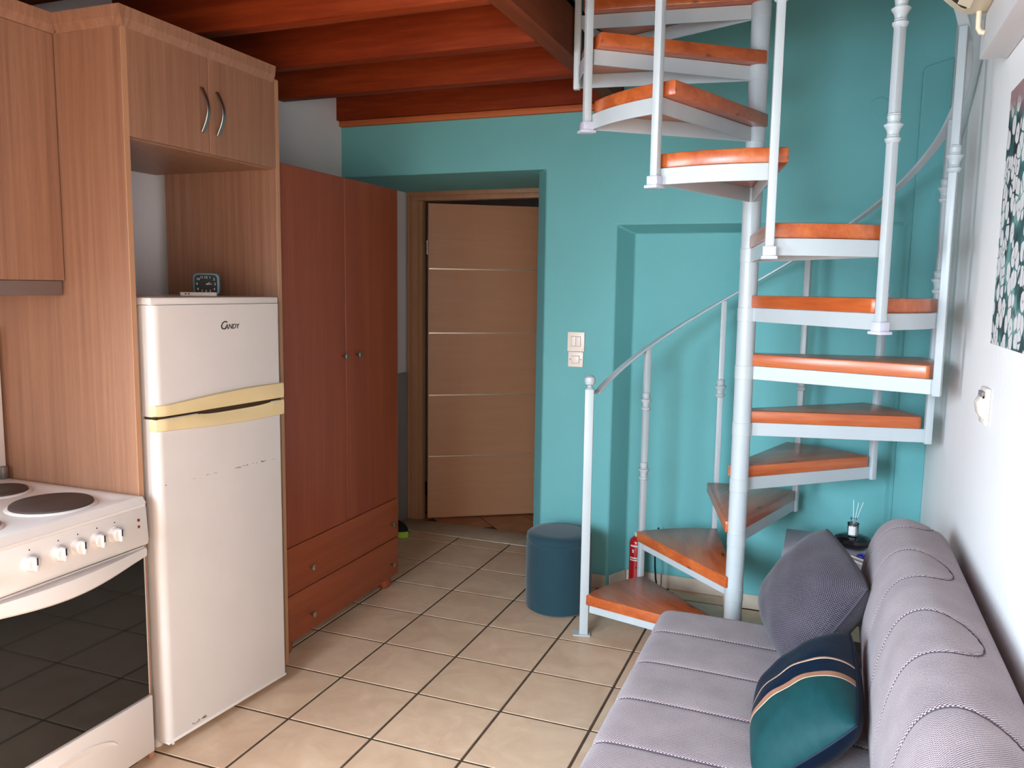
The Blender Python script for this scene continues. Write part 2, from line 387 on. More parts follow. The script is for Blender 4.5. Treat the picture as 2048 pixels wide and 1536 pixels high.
# ------------------------------------------------------------------ walls
struct('wall_left', MB().box(XL - 0.15, XL, -2.45, 1.55, -0.1, ZT).box(XL - 0.15, XL, YF - 0.15, -3.65, -0.1, ZT).box(XL - 0.15, XL, -3.65, -2.45, -0.1, 0.95).box(XL - 0.15, XL, -3.65, -2.45, 2.15, ZT), 'white_paint')
struct('wall_right', MB().box(XR, XR + 0.15, -3.55, 1.0, -0.1, ZT).box(XR, XR + 0.15, YF - 0.15, -4.55, -0.1, ZT).box(XR, XR + 0.15, -4.55, -3.55, 2.05, ZT), 'white_rough_paint')
def back_wall():
    m = MB(); xs = [XL - 0.01, 0.686, 1.05, XN, XN + 0.055, 2.33, XR + 0.01]; zs = [-0.02, 1.83, 2.106, ZT]
    for i in range(6):
        for k in range(3):
            if (i == 0 and k < 2) or (i in (2, 4) and k == 0): continue
            m.add([(xs[i], YW, zs[k]), (xs[i + 1], YW, zs[k]), (xs[i + 1], YW, zs[k + 1]), (xs[i], YW, zs[k + 1])], [(0, 1, 2, 3)])
    q = lambda *p: m.add(p, [(0, 1, 2, 3)])
    # doorway: soffit, splayed jamb, deep reveal
    q((xs[0], YW, 2.106), (0.686, YW, 2.106), (0.597, YB, 2.106), (xs[0], YB, 2.106))
    q((xs[0], YB, 2.106), (0.597, YB, 2.106), (0.597, 1.55, 2.106), (xs[0], 1.55, 2.106))
    for z0, z1 in ((-0.02, 1.83), (1.83, 2.106)):
        q((0.686, YW, z0), (0.597, YB, z0), (0.597, YB, z1), (0.686, YW, z1))
        q((0.597, YB, z0), (0.597, 1.55, z0), (0.597, 1.55, z1), (0.597, YB, z1))
    # the deep niche, then the shallow blocked-up opening behind the stair
    for a, b, c, d, t in (((1.05, YW), (1.113, YB), (XN - 0.004, YB), (XN, YW), 1.795), ((XN + 0.055, YW), (XN + 0.07, YR), (2.308, YR), (2.33, YW), 1.808)):
        q((a[0], a[1], -0.02), (b[0], b[1], -0.02), (b[0], b[1], t), (a[0], a[1], 1.83))
        q((b[0], b[1], -0.02), (c[0], c[1], -0.02), (c[0], c[1], t), (b[0], b[1], t))
        q((c[0], c[1], -0.02), (d[0], d[1], -0.02), (d[0], d[1], 1.83), (c[0], c[1], t))
        q((a[0], a[1], 1.83), (b[0], b[1], t), (c[0], c[1], t), (d[0], d[1], 1.83))
    o = struct('wall_back', m, 'teal_paint', label='teal painted back wall with a doorway and a shallow niche', weld=True)
    bv = o.modifiers.new('soft_plaster', 'BEVEL'); bv.width = 0.008; bv.segments = 3; bv.limit_method = 'ANGLE'; bv.angle_limit = 0.3
    for p in o.data.polygons: p.use_smooth = True
    o.data.set_sharp_from_angle(angle=math.radians(30))
back_wall()
# light-tight core of the thick back wall, hall shell
struct('wall_core', MB().box(0.75, XR + 0.15, 0.86, 1.55, -0.1, ZT).box(XL - 0.15, 0.75, 0.82, 1.55, 2.25, ZT), 'white_paint')
hs = MB().box(-0.95, -0.85, 1.45, 3.45, -0.1, 2.6).box(1.5, 1.6, 1.45, 3.45, -0.1, 2.6).box(-0.95, 1.6, 3.35, 3.45, -0.1, 2.6).box(-0.95, 1.6, 1.45, 3.45, 2.5, 2.6)
hs.box(-0.95, XL - 0.01, 1.46, 1.55, -0.1, 2.6).box(0.61, 0.75, 0.9, 1.55, -0.1, 2.3).box(XL - 0.1, 0.75, 1.42, 1.55, 2.13, 2.6)
struct('wall_hall', hs, 'white_paint')
# grey dado step on the left wall by the door
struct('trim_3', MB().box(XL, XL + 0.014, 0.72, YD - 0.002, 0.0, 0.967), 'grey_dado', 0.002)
# boxed-in pipe run at the right end of the back wall, painted over
pb = MB().prism([(2.338, 0.10), (XR, 0.10), (XR, 2.487), (2.352, 2.458), (2.342, 2.44)], 'y', YW - 0.016, YW + 0.005)
struct('trim_4', pb, 'teal_paint', 0.005, label='shallow boxed pipe run painted teal')
struct('trim_5', MB().lathe([(0.040, 0.0), (0.040, 0.004), (0.036, 0.006)], (2.185, YW - 0.0, 2.31), (0, -1, 0), 28), 'teal_paint', label='round cover plate painted over in teal')

# skirting tiles
sk = struct('baseboard_back', MB().box(1.118, XN - 0.01, YB - 0.006, YB, 0, 0.066), 'grout')
def skirt(p, q, n, parent, h=0.072, th=0.010):
    p = Vector((p[0], p[1], 0)); q = Vector((q[0], q[1], 0)); L = (q - p).length; ang = math.atan2((q - p).y, (q - p).x); w = L / n
    me = MB().box(-w / 2 + 0.002, w / 2 - 0.002, -th, 0.0, 0.001, h).mesh('tile', 'skirting_tile', 0.002, 1)
    for i in range(n): link('tile', me, parent, p.lerp(q, (i + 0.5) / n), ang)
skirt((1.118, YB - 0.004), (1.304, YB - 0.004), 1, sk); skirt((1.304, YB - 0.004), (XN - 0.008, YB - 0.004), 1, sk)
skirt((XN - 0.010, YW - 0.002), (XN + 0.055, YW - 0.002), 1, sk); skirt((XN + 0.072, YR - 0.001), (2.306, YR - 0.001), 2, sk)
skirt((XN - 0.001, YB - 0.016), (XN - 0.001, YW + 0.004), 1, sk)
skirt((1.056, YW + 0.008), (1.113, YB - 0.012), 1, sk)
skirt((0.69, YW - 0.001), (1.046, YW - 0.001), 1, sk)
sr = struct('baseboard_right', MB().box(XR - 0.004, XR, -3.50, YW - 0.02, 0, 0.066), 'grout')
skirt((XR - 0.003, YW - 0.03), (XR - 0.003, -3.50), 12, sr)

# ------------------------------------------------------------------ front wall behind the camera: glazed balcony door
fw = MB().box(XL - 0.15, 0.10, YF - 0.15, YF, -0.1, ZT).box(1.40, XR + 0.15, YF - 0.15, YF, -0.1, ZT).box(0.10, 1.40, YF - 0.15, YF, -0.1, 0.85).box(0.10, 1.40, YF - 0.15, YF, 2.25, ZT)
struct('wall_front', fw, 'white_paint')
def glazing(name, axis, at, a0, a1, z0, z1):
    """frame with two panes standing in the wall plane; axis is the direction it spans"""
    t = 0.06; am = (a0 + a1) / 2; d0, d1 = at - 0.03, at + 0.03
    def bx(m, p, q, r, w, th=0.03):
        return m.box(p, q, at - th, at + th, r, w) if axis == 'x' else m.box(at - th, at + th, p, q, r, w)
    f = MB()
    for p, q, r, w in ((a0, a0 + t, z0, z1), (a1 - t, a1, z0, z1), (a0 + t, a1 - t, z1 - t, z1), (a0 + t, a1 - t, z0, z0 + t), (am - t / 2, am + t / 2, z0 + t, z1 - t)): bx(f, p, q, r, w)
    w = struct(name, f, 'white_plastic')
    for p, q in ((a0 + t, am - t / 2), (am + t / 2, a1 - t)): part('pane', bx(MB(), p, q, z0 + t, z1 - t, 0.003), 'clear_glass', w)
glazing('window_1', 'x', YF - 0.08, 0.10, 1.40, 0.85, 2.25)
glazing('window_2', 'y', XL - 0.08, -3.65, -2.45, 0.95, 2.15)
glazing('door_2', 'y', XR + 0.08, -4.55, -3.55, 0.0, 2.05)

# ------------------------------------------------------------------ timber ceiling of the loft
ZB = 2.40
ceil = struct('ceiling', MB().box(XL, 1.068, YF, YW, 2.575, 2.60).box(1.068, XR, YF, -1.12, 2.575, 2.60), 'beam_pine', label='reddish timber loft ceiling on exposed joists')
for k in range(9):
    y = -0.86 - 0.4725 * (k - 2)
    if y > 0.3: continue
    x1 = 0.995 if y > -1.1 else XR
    part('beam', MB().box(XL, x1, y, y + 0.068, ZB, 2.575), 'beam_pine', ceil, 0.004)
part('wall_beam', MB().box(XL, 1.068, 0.612, YW - 0.002, ZB, 2.575), 'beam_pine', ceil, 0.004)
part('trimmer_beam', MB().box(0.995, 1.068, -1.12, 0.610, ZB, 2.60), 'beam_pine_cross', ceil, 0.004)
part('header_beam', MB().box(1.068, XR, -1.19, -1.12, ZB, 2.60), 'beam_pine', ceil, 0.004)
struct('trim_1', MB().box(XL + 0.005, 1.066, 0.630, YW, 2.370, 2.400), 'strip_pine', 0.004, label='narrow pine strip under the wall beam')
struct('ceiling_upper', MB().box(XL - 0.15, XR + 0.15, YF - 0.15, 1.2, ZT, ZT + 0.1), 'white_paint')

# ------------------------------------------------------------------ door with casing
dr = struct('door_1', MB().box(XL + 0.016, -0.412, YD, YD + 0.06, 0.0, 2.055).box(0.515, 0.595, YD, YD + 0.06, 0.0, 2.055), 'casing_oak', 0.004, label='light wood interior door standing ajar')
part('casing', MB().box(XL + 0.016, -0.463, YD - 0.012, YD + 0.002, 0.0, 2.082), 'casing_oak', dr, 0.003)
part('casing', MB().box(XL + 0.016, 0.595, YD - 0.012, YD + 0.03, 2.082, 2.113), 'casing_oak', dr, 0.003)
part('lintel', MB().box(XL + 0.016, 0.595, YD, YD + 0.06, 2.052, 2.084), 'casing_oak', dr, 0.003)
part('jamb', MB().box(-0.425, -0.385, YD + 0.010, YD + 0.055, 0.0, 2.052), 'casing_oak', dr, 0.002)
ang = math.radians(33.3)
leaf = link('leaf', MB().box(0, 0.85, 0.0, 0.042, 0.008, 2.040).mesh('leaf', 'door_oak', 0.0015, 1), dr, (-0.352, 1.415, 0), ang)
for z in (1.632, 1.224, 0.822, 0.419):
    link('strip', MB().box(0.001, 0.849, -0.0010, 0.003, z - 0.0032, z + 0.0032).mesh('strip', 'silver_edge'), leaf)
link('edge_band', MB().box(-0.004, 0.0, 0.001, 0.041, 0.008, 2.040).mesh('edge_band', 'laminate_edge'), leaf)
link('hinge', MB().lathe([(0.008, 0), (0.008, 0.09)], (-0.010, 0.006, 1.72), (0, 0, 1), 12).mesh('hinge', 'brushed_steel', 0, 2, True), leaf)

# ------------------------------------------------------------------ tall cabinet round the refrigerator
XC = 0.080
tc = thing('tall_cabinet', 'tall light wood-grain kitchen unit with two top doors around the refrigerator', 'cabinet', (-0.2, -1.02, 0))
part('side_panel', MB().box(XL + 0.002, XC, -1.384, -1.364, 0.002, 2.262), 'laminate', tc, 0.0012, 1)
part('side_panel', MB().box(XL + 0.045, XC, -0.678, -0.658, 0.002, 2.272), 'laminate', tc, 0.0012, 1)
part('front_edge', MB().box(XC, XC + 0.002, -1.3835, -1.3645, 0.003, 2.261), 'laminate_edge', tc)
part('front_edge', MB().box(XC, XC + 0.002, -0.6775, -0.6585, 0.003, 2.270), 'laminate_edge', tc)
part('bottom_shelf', MB().box(XL + 0.002, XC - 0.020, -1.364, -0.678, 1.946, 1.964), 'laminate', tc, 0.001, 1)
part('top_panel', MB().box(XL + 0.002, XC - 0.020, -1.364, -0.678, 2.244, 2.262), 'laminate', tc, 0.001, 1)
for y0, y1, hy in ((-1.3625, -1.0275, -1.062), (-1.0245, -0.6795, -0.990)):
    d = part('door', MB().box(XC - 0.018, XC + 0.001, y0, y1, 1.950, 2.258), 'laminate', tc, 0.0012, 1)
    pts = []
    for i in range(17):
        t = i / 16; pts.append((XC + 0.004 + 0.026 * math.sin(PI * t), hy, 2.014 + 0.142 * t))
    part('handle', MB().tube(pts, 0, 4, rect=(0.014, 0.006), up=(1, 0, 0)), 'brushed_steel', d, 0.0015, 1, label='arched satin metal handle')
cr = [(0, 2.2565), (0.004, 2.2565), (0.014, 2.280), (0.018, 2.312), (0.0, 2.312)]
def crown(mb, x0, x1, y0, y1):
    # front run along y, return along the near side
    mb.prism([(x1 + a, z) for a, z in cr], 'y', y0 - 0.018, y1)
    mb.prism([(y0 - a, z) for a, z in cr], 'x', x0, x1 + 0.018)
    return mb
part('crown_moulding', crown(MB(), -0.165, XC, -1.384, -0.690), 'laminate', tc)

# ------------------------------------------------------------------ wall cabinet and hood over the cooker
wc = thing('wall_cabinet', 'light wood-grain wall cabinet above the cooker, cut by the left edge', 'cabinet', (-0.34, -1.70, 1.52))
part('body', MB().box(XL + 0.002, -0.20, -1.99, -1.386, 1.530, 2.262), 'laminate', wc, 0.001, 1)
part('door', MB().box(-0.199, -0.180, -1.688, -1.388, 1.524, 2.256), 'laminate', wc, 0.0012, 1)
part('door', MB().box(-0.199, -0.180, -1.988, -1.691, 1.524, 2.256), 'laminate', wc, 0.0012, 1)
part('crown_moulding', MB().prism([(-0.182 + a, z) for a, z in cr], 'y', -1.99, -1.386), 'laminate', wc)
rh = thing('range_hood', 'slim grey pull-out hood under the wall cabinet', 'range hood', (-0.34, -1.70, 1.47))
part('body', MB().box(XL + 0.01, -0.215, -1.985, -1.395, 1.480, 1.528), 'hood_steel', rh, 0.002, 1)
part('front_strip', MB().box(-0.214, -0.186, -1.985, -1.392, 1.478, 1.5235), 'hood_steel', rh, 0.002, 1)

# ------------------------------------------------------------------ cooker
XS, YS0, YS1 = 0.100, -1.985, -1.392
ck = thing('cooker', 'white freestanding electric cooker with black oven glass and a row of knobs', 'cooker', (-0.19, -1.69, 0))
part('body', MB().box(XL + 0.03, XS - 0.03, YS0 + 0.004, YS1 - 0.004, 0.06, 0.835), 'white_enamel', ck, 0.004)
# hob top: shallow tray with a raised rounded rim
hob = MB(); nx, ny = 40, 44; x0, x1 = XL + 0.03, XS + 0.018
for i in range(nx + 1):
    for j in range(ny + 1):
        u, v = i / nx, j / ny; x = x0 + (x1 - x0) * u; y = YS0 + (YS1 - YS0) * v
        d = min(x - x0, x1 - x, y - YS0, YS1 - y)
        z = 0.868 + 0.005 * (1 - min(1, max(0, (d - 0.035) / 0.03)))
        df = min(x1 - x, y - YS0 + 0.01, YS1 - y + 0.01)
        if df < 0.022: z -= 0.022 - math.sqrt(max(0, 0.022 ** 2 - (0.022 - df) ** 2))
        # oval depression under the ring pair
        hob.v.append((x, y, z))
for i in range(nx):
    for j in range(ny):
        a = i * (ny + 1) + j; hob.f.append((a, a + 1, a + ny + 2, a + ny + 1))
hob.box(x0, x1 - 0.002, YS0 + 0.002, YS1 - 0.002, 0.834, 0.850)
part('hob', hob, 'white_enamel', ck, smooth=True)
for (bx, by, br) in ((-0.055, -1.575, 0.110), (-0.330, -1.535, 0.080), (-0.055, -1.835, 0.080), (-0.325, -1.820, 0.098)):
    b = part('hotplate', MB().lathe([(br, 0.0), (br, 0.009), (br - 0.004, 0.012), (br * 0.3, 0.0115), (0.001, 0.0105)], (bx, by, 0.869), (0, 0, 1), 48), 'burner_iron', ck, smooth=True)
    part('rim', MB().lathe([(br + 0.012, 0.0), (br + 0.008, 0.004), (br + 0.001, 0.005), (br + 0.001, 0.0)], (bx, by, 0.8685), (0, 0, 1), 48, False), 'white_enamel', b, smooth=True)
# control panel with its gentle tilt
part('control_panel', MB().prism([(XS - 0.03, 0.722), (XS + 0.020, 0.722), (XS + 0.024, 0.735), (XS + 0.018, 0.842), (XS - 0.03, 0.842)], 'y', YS0, YS1), 'white_enamel', ck, 0.004)
XP = XS + 0.021
for i, y in enumerate((-1.792, -1.706, -1.644, -1.580, -1.518, -1.945)):
    k = part('knob', MB().lathe([(0.024, 0.0), (0.024, 0.003), (0.0205, 0.004), (0.019, 0.020), (0.016, 0.0225)], (XP - 0.001, y, 0.788), (1, 0, 0.05), 32), 'white_enamel', ck, smooth=True)
    part('grip', MB().box(XP + 0.020, XP + 0.031, y - 0.0050, y + 0.0050, 0.770, 0.806), 'white_enamel', k, 0.003)
    part('pointer', MB().box(XP + 0.0300, XP + 0.0320, y - 0.0020, y + 0.0020, 0.786, 0.8055), 'print_black', k)
    part('dial_mark', MB().lathe([(0.0022, 0), (0.0022, 0.0008)], (XP - 0.0025, y + 0.004, 0.822), (1, 0, 0.05), 10), 'print_black', k)
    part('dial_ring', MB().lathe([(0.0065, 0), (0.0065, 0.0006), (0.0055, 0.0006), (0.0055, 0)], (XP - 0.0025, y - 0.006, 0.8215), (1, 0, 0.05), 16, False), 'print_grey', k)
for z in (0.806, 0.786): part('indicator_light', MB().lathe([(0.0045, 0), (0.0045, 0.003), (0.003, 0.0045)], (XP - 0.002, -1.428, z), (1, 0, 0), 14), 'lamp_red', ck, smooth=True)
od = part('oven_door', MB().box(XS - 0.03, XS + 0.010, YS0 + 0.004, YS1 - 0.004, 0.236, 0.716), 'white_enamel', ck, 0.004)
part('glass', MB().box(XS + 0.010, XS + 0.014, YS0 + 0.022, YS1 - 0.014, 0.238, 0.690), 'oven_glass', od, 0.001, 1)
hb = MB(); n = 28; mid = (YS0 + YS1) / 2
for i in range(n + 1):
    t = i / n; y = YS0 + 0.004 + (YS1 - YS0 - 0.008) * t; w = math.sin(PI * t) ** 1.2; bx = XS + 0.0145 + 0.034 * w
    zl = 0.680 - 0.022 * w
    for (x, z) in ((XS + 0.008, 0.712), (bx, 0.710), (bx + 0.003, 0.702), (bx + 0.002, zl + 0.006), (bx - 0.004, zl), (XS + 0.012, zl + 0.004)): hb.v.append((x, y, z))
for i in range(n):
    for k in range(5): a = i * 6 + k; hb.f.append((a, a + 1, a + 7, a + 6))
hb.f.append((0, 1, 2, 3, 4, 5)); hb.f.append(tuple(n * 6 + k for k in range(6)))
part('handle', hb, 'white_enamel', od, smooth=True, label='white curved bar handle across the oven door')
dd = part('drawer', MB().box(XS - 0.03, XS + 0.016, YS0 + 0.002, YS1 - 0.002, 0.045, 0.232), 'white_enamel', ck, 0.004)
gp = MB(); n = 24
for i in range(n + 1):
    t = i / n; y = mid + (t - 0.5) * 0.30; w = math.sin(PI * t) ** 0.6
    for (x, z) in ((XS + 0.014, 0.150 + 0.045 * w), (XS + 0.0195, 0.146 + 0.045 * w), (XS + 0.0155, 0.138 + 0.030 * w)): gp.v.append((x, y, z))
for i in range(n):
    for k in range(2): a = i * 3 + k; gp.f.append((a, a + 1, a + 4, a + 3))
part('grip_moulding', gp, 'white_enamel', dd, smooth=True)
part('plinth', MB().box(XL + 0.05, XS - 0.04, YS0 + 0.02, YS1 - 0.02, 0.001, 0.05), 'black_plastic', ck)
lid = part('lid', MB().box(XL + 0.012, XL + 0.028, YS0 + 0.004, YS1 - 0.006, 0.895, 1.37), 'white_enamel', ck, 0.005, label='raised white hob lid')
part('hinge', MB().box(XL + 0.010, XL + 0.045, -1.425, -1.405, 0.868, 0.915), 'brushed_steel', lid, 0.003)

# ------------------------------------------------------------------ refrigerator (stands a little askew in its bay)
FW, FH = 0.556, 1.472
fr_ang = math.atan2(-0.050, 0.555)
fr = thing('refrigerator', 'white two-door refrigerator with yellowed handle strip and scratched lower door', 'refrigerator', (0.120, -1.346, 0.0), fr_ang)
# local axes: +y along the front to the far side, +x out of the front; front face at x = 0
def fp(name, mb, mat, parent, **kw): return part(name, mb, mat, parent, local=True, **kw)
fp('body', MB().box(-0.575, -0.062, 0.004, FW - 0.004, 0.034, 1.452), 'fridge_white', fr, bevel=0.006)
fp('top_cap', MB().box(-0.575, -0.004, 0.002, FW - 0.002, 1.452, FH + 0.004), 'fridge_white', fr, bevel=0.005)
def rounded_door(z0, z1):
    r = 0.030; poly = [(-0.055, 0.0)]
    for i in range(9):
        a = PI / 2 * i / 8; poly.append((-r + r * math.sin(a), r - r * math.cos(a)))
    r2 = 0.012
    for i in range(5):
        a = PI / 2 * i / 4; poly.append((-r2 + r2 * math.cos(a), FW - r2 + r2 * math.sin(a)))
    poly.append((-0.055, FW))
    return MB().prism(poly, 'z', z0, z1)
gask = MB().box(-0.062, -0.055, 0.010, FW - 0.010, 0.05, 1.445)
fp('gasket', gask, 'print_grey', fr)
zs0, zs1 = 1.100, 1.108
dl = fp('lower_door', rounded_door(0.046, zs0), 'fridge_white', fr, smooth=True)
du = fp('upper_door', rounded_door(zs1, 1.452), 'fridge_white', fr, smooth=True)
def strip(upper):
    """cream handle moulding wrapped over the rounded edge; its outer rim bows towards the middle"""
    m = MB(); n = 40; rows = []
    for i in range(n + 1):
        t = i / n; s = t * (FW + 0.010) - 0.022
        if s < 0.008:  # round the corner
            a = (s + 0.022) / 0.030 * PI / 2; x = -0.030 + 0.031 * math.sin(a); y = 0.030 - 0.0312 * math.cos(a)
        else: x = 0.0012; y = s + 0.022
        yy = max(0, min(1, y / FW)); bow = 0.020 * math.sin(PI * max(0, min(1, (yy - 0.08) / 0.92)) * 0.62) ** 1.0
        if upper: zi, zo = zs1 + 0.001 - 0.001, zs1 + 0.036 + bow
        else: zi, zo = zs0 - 0.001, zs0 - 0.040 - bow * 0.8
        # the finger recess: the inner edge dishes inwards
        dish = max(0.0, 1 - ((yy - 0.60) / 0.30) ** 4) if 0.30 < yy < 0.90 else 0.0
        if not upper: zi -= 0.007 * dish
        bulge = 0.008 * max(0.0, math.sin(PI * yy)) ** 0.7; rows.append([(x, y, zo), (x + 0.003 + bulge, y, zo + (-0.003 if upper else 0.003)), (x + 0.004 + bulge, y, zi + (zo - zi) * (0.55 if dish else 0.3)), (x + 0.0035 + bulge * (1 - dish), y, zi + (zo - zi) * 0.16), (x + 0.002 + bulge * (1 - dish) * 0.5, y, zi)])
    for r in rows: m.v += r
    for i in range(n):
        for k in range(4): a = i * 5 + k; m.f.append((a, a + 1, a + 6, a + 5))
    return m
fp('handle_strip', strip(True), 'cream_plastic', du, smooth=True, label='yellowed cream handle strip')
fp('handle_strip', strip(False), 'cream_plastic', dl, smooth=True, label='yellowed cream handle strip')
fp('seam_shade', MB().box(-0.05, -0.004, 0.004, FW - 0.004, zs0 - 0.001, zs1 + 0.001).box(-0.05, 0.0012, FW * 0.30, FW * 0.90, zs0 - 0.010, zs1), 'gap_shade', fr)  # solid dark boxes, shade of door gap and finger recess put in as colour
lm = text_mesh('C', 0.040, 'print_black', basis((0, 1, 0), (0, 0, 1), (0.0015, 0.284, 1.3805)), 0.0004, 1.0, 0.25); link('logo', lm, du)
lm = text_mesh('ANDY', 0.024, 'print_black', basis((0, 1, 0), (0, 0, 1), (0.0015, 0.322, 1.3765)), 0.0004, 0.92, 0.25); link('logo', lm, du)
rs = random.Random(3); sc = MB()
for i in range(34):
    t = rs.random() ; y = 0.020 + 0.50 * t; z = 0.889 - 0.004 * t + rs.gauss(0, 0.0012); w = rs.uniform(0.001, 0.006) * (1 if rs.random() < .8 else 1.8); h = rs.uniform(0.0008, 0.0022)
    sc.box(0.0, 0.0008, y, y + w, z, z + h)
fp('scratch', sc, 'scratch_dark', dl, label='row of dark scratches')['kind'] = 'stuff'
sc = MB()
for i in range(14):
    y = 0.10 + 0.06 * rs.random(); z = 0.052 + (y - 0.10) * 0.05 + rs.uniform(0, .008); sc.box(0.0, 0.0008, y, y + 0.008, z, z + 0.0016)
fp('scuff', sc, 'scratch_dark', dl)['kind'] = 'stuff'
fp('bottom_rail', MB().box(-0.05, 0.004, 0.002, FW - 0.004, 0.036, 0.046), 'white_plastic', fr, bevel=0.003)
for y in (0.012 - 0.0, FW - 0.05): fp('foot', MB().lathe([(0.018, 0.0), (0.018, 0.034)], (-0.085, y + 0.02, 0.0), (0, 0, 1), 14), 'white_plastic', fr, smooth=True)
for y in (0.06, FW - 0.06): fp('foot', MB().lathe([(0.018, 0.0), (0.018, 0.034)], (-0.5, y, 0.0), (0, 0, 1), 14), 'white_plastic', fr, smooth=True)
fp('hinge', MB().box(-0.045, -0.012, 0.006, 0.03, 1.4525, 1.4765), 'white_plastic', fr, bevel=0.002); fp('hinge', MB().box(-0.045, -0.012, FW - 0.03, FW - 0.006, 0.026, 0.036), 'white_plastic', fr, bevel=0.002)
fp('hinge_pin', MB().lathe([(0.005, 0), (0.005, 0.018)], (-0.015, 0.035, 0.020), (0, 0, 1), 10), 'white_plastic', fr, smooth=True)

# things on the refrigerator
ZFR = FH + 0.004
ac = thing('alarm_clock', 'small square blue alarm clock with dark dial on the refrigerator', 'clock', (-0.092, -0.868, ZFR), math.radians(34))
def rrect(w, h, r, n=6):
    pts = []
    for cx, cz, a0 in ((w - r, r, -PI / 2), (w - r, h - r, 0), (-w + r, h - r, PI / 2), (-w + r, r, PI)):
        for i in range(n + 1): a = a0 + PI / 2 * i / n; pts.append((cx + r * math.cos(a), cz + r * math.sin(a)))
    return pts
# local: faces -y
part('case', MB().prism(rrect(0.046, 0.082, 0.018), 'y', -0.010, 0.030), 'clock_blue', ac, 0.003, 2, local=True)
part('dial', MB().prism([(x * 0.84, 0.041 + (z - 0.041) * 0.84) for x, z in rrect(0.046, 0.082, 0.017)], 'y', -0.0115, -0.009), 'clock_dial', ac, local=True)
for tx, x, z in (('12', 0.0, 0.066), ('1', 0.014, 0.066), ('2', 0.028, 0.060), ('3', 0.031, 0.042), ('4', 0.028, 0.024), ('5', 0.014, 0.017), ('6', 0, 0.017), ('7', -0.014, 0.017), ('8', -0.028, 0.024), ('9', -0.031, 0.042), ('10', -0.027, 0.060), ('11', -0.014, 0.066)):
    link('numeral', text_mesh(tx, 0.012, 'print_white', basis((1, 0, 0), (0, 0, 1), (x, -0.0122, z)), 0.0003), ac)
part('hand', MB().tube([(0, -0.0128, 0.041), (0.020, -0.0128, 0.0425)], 0.0012, 6), 'print_white', ac, local=True)
part('hand', MB().tube([(0, -0.0133, 0.041), (0.013, -0.0133, 0.0475)], 0.0014, 6), 'print_white', ac, local=True)
db = thing('plastic_box', 'small flat white plastic device lying before the alarm clock', 'gadget', (-0.035, -0.975, ZFR), math.radians(46))
part('shell', MB().box(-0.060, 0.060, -0.028, 0.028, 0, 0.014), 'white_plastic', db, 0.003, 2, local=True)
for x in (-0.042, -0.032): part('jack', MB().lathe([(0.0028, 0), (0.0028, 0.0008)], (x, -0.0278, 0.008), (0, -1, 0), 10), 'print_black', db, local=True)

# ------------------------------------------------------------------ wardrobe
XW, WY0, WY1, WZ0, WZ1 = 0.045, -0.628, 0.306, 0.056, 1.985
wd = thing('wardrobe', 'cherry-brown two-door wardrobe with two long drawers beneath', 'wardrobe', (-0.22, -0.16, 0))
wb = MB().box(XL + 0.012, XW - 0.019, WY0, WY0 + 0.018, WZ0, WZ1).box(XL + 0.012, XW - 0.019, WY1 - 0.018, WY1, WZ0, WZ1).box(XL + 0.012, XW - 0.019, WY0 + 0.018, WY1 - 0.018, WZ1 - 0.018, WZ1).box(XL + 0.012, XW - 0.019, WY0 + 0.018, WY1 - 0.018, WZ0, WZ0 + 0.018).box(XL + 0.012, XL + 0.016, WY0, WY1, WZ0, WZ1)
part('carcass', wb, 'cherry', wd, 0.001, 1)
ym = -0.163
def cone_knob(x, y, z, par):
    part('knob', MB().lathe([(0.004, 0.0), (0.005, 0.004), (0.011, 0.020), (0.012, 0.024), (0.009, 0.026)], (x, y, z), (1, 0, 0), 20), 'chrome', par, smooth=True, label='small metal cone knob')
for y0, y1, ky in ((WY0 + 0.002, ym - 0.0015, -0.192), (ym + 0.0015, WY1 - 0.002, -0.082)):
    d = part('door', MB().box(XW - 0.018, XW, y0, y1, 0.459, WZ1 - 0.002), 'cherry', wd, 0.0015, 1); cone_knob(XW, ky, 1.210, d)
for z0, z1, kz in ((0.256, 0.455, 0.336), (WZ0 + 0.002, 0.252, 0.130)):
    d = part('drawer', MB().box(XW - 0.018, XW, WY0 + 0.002, WY1 - 0.002, z0, z1), 'cherry_flat', wd, 0.0015, 1)
    for ky in (-0.458, 0.222): cone_knob(XW, ky, kz, d)
for x in (XW - 0.045, XL + 0.07):
    for y in (WY0 + 0.045, WY1 - 0.07): part('foot', MB().lathe([(0.026, 0.001), (0.034, 0.012), (0.036, 0.03), (0.030, 0.056)], (x, y, 0), (0, 0, 1), 20), 'cherry_flat', wd, smooth=True)

# shoe peeping out behind the wardrobe
sh = thing('shoe', 'black shoe tip with lime-green sole peeping out behind the wardrobe', 'shoe', (-0.40, 1.02, 0))
def shoe_mesh(z0, z1, grow, top):
    m = MB(); N = 20; rows = 6
    for j in range(rows + 1):
        t = j / rows; z = z0 + (z1 - z0) * t; k = grow * (math.sqrt(max(0.02, 1 - (t * top) ** 2)))
        for i in range(N):
            a = 2 * PI * i / N; x = 0.115 * math.cos(a); y = 0.042 * math.sin(a) * (1.0 + 0.2 * math.cos(a))
            m.v.append((x * k, y * k, z))
    for j in range(rows):
        for i in range(N): a = j * N + i; b = j * N + (i + 1) % N; m.f.append((a, b, b + N, a + N))
    m.f.append(tuple(range(N))); m.f.append(tuple(rows * N + i for i in range(N))); return m
part('sole', shoe_mesh(0.001, 0.036, 1.0, 0.2), 'lime_rubber', sh, smooth=True, local=True)
part('upper', shoe_mesh(0.034, 0.098, 0.96, 0.93), 'black_fabric', sh, smooth=True, local=True)

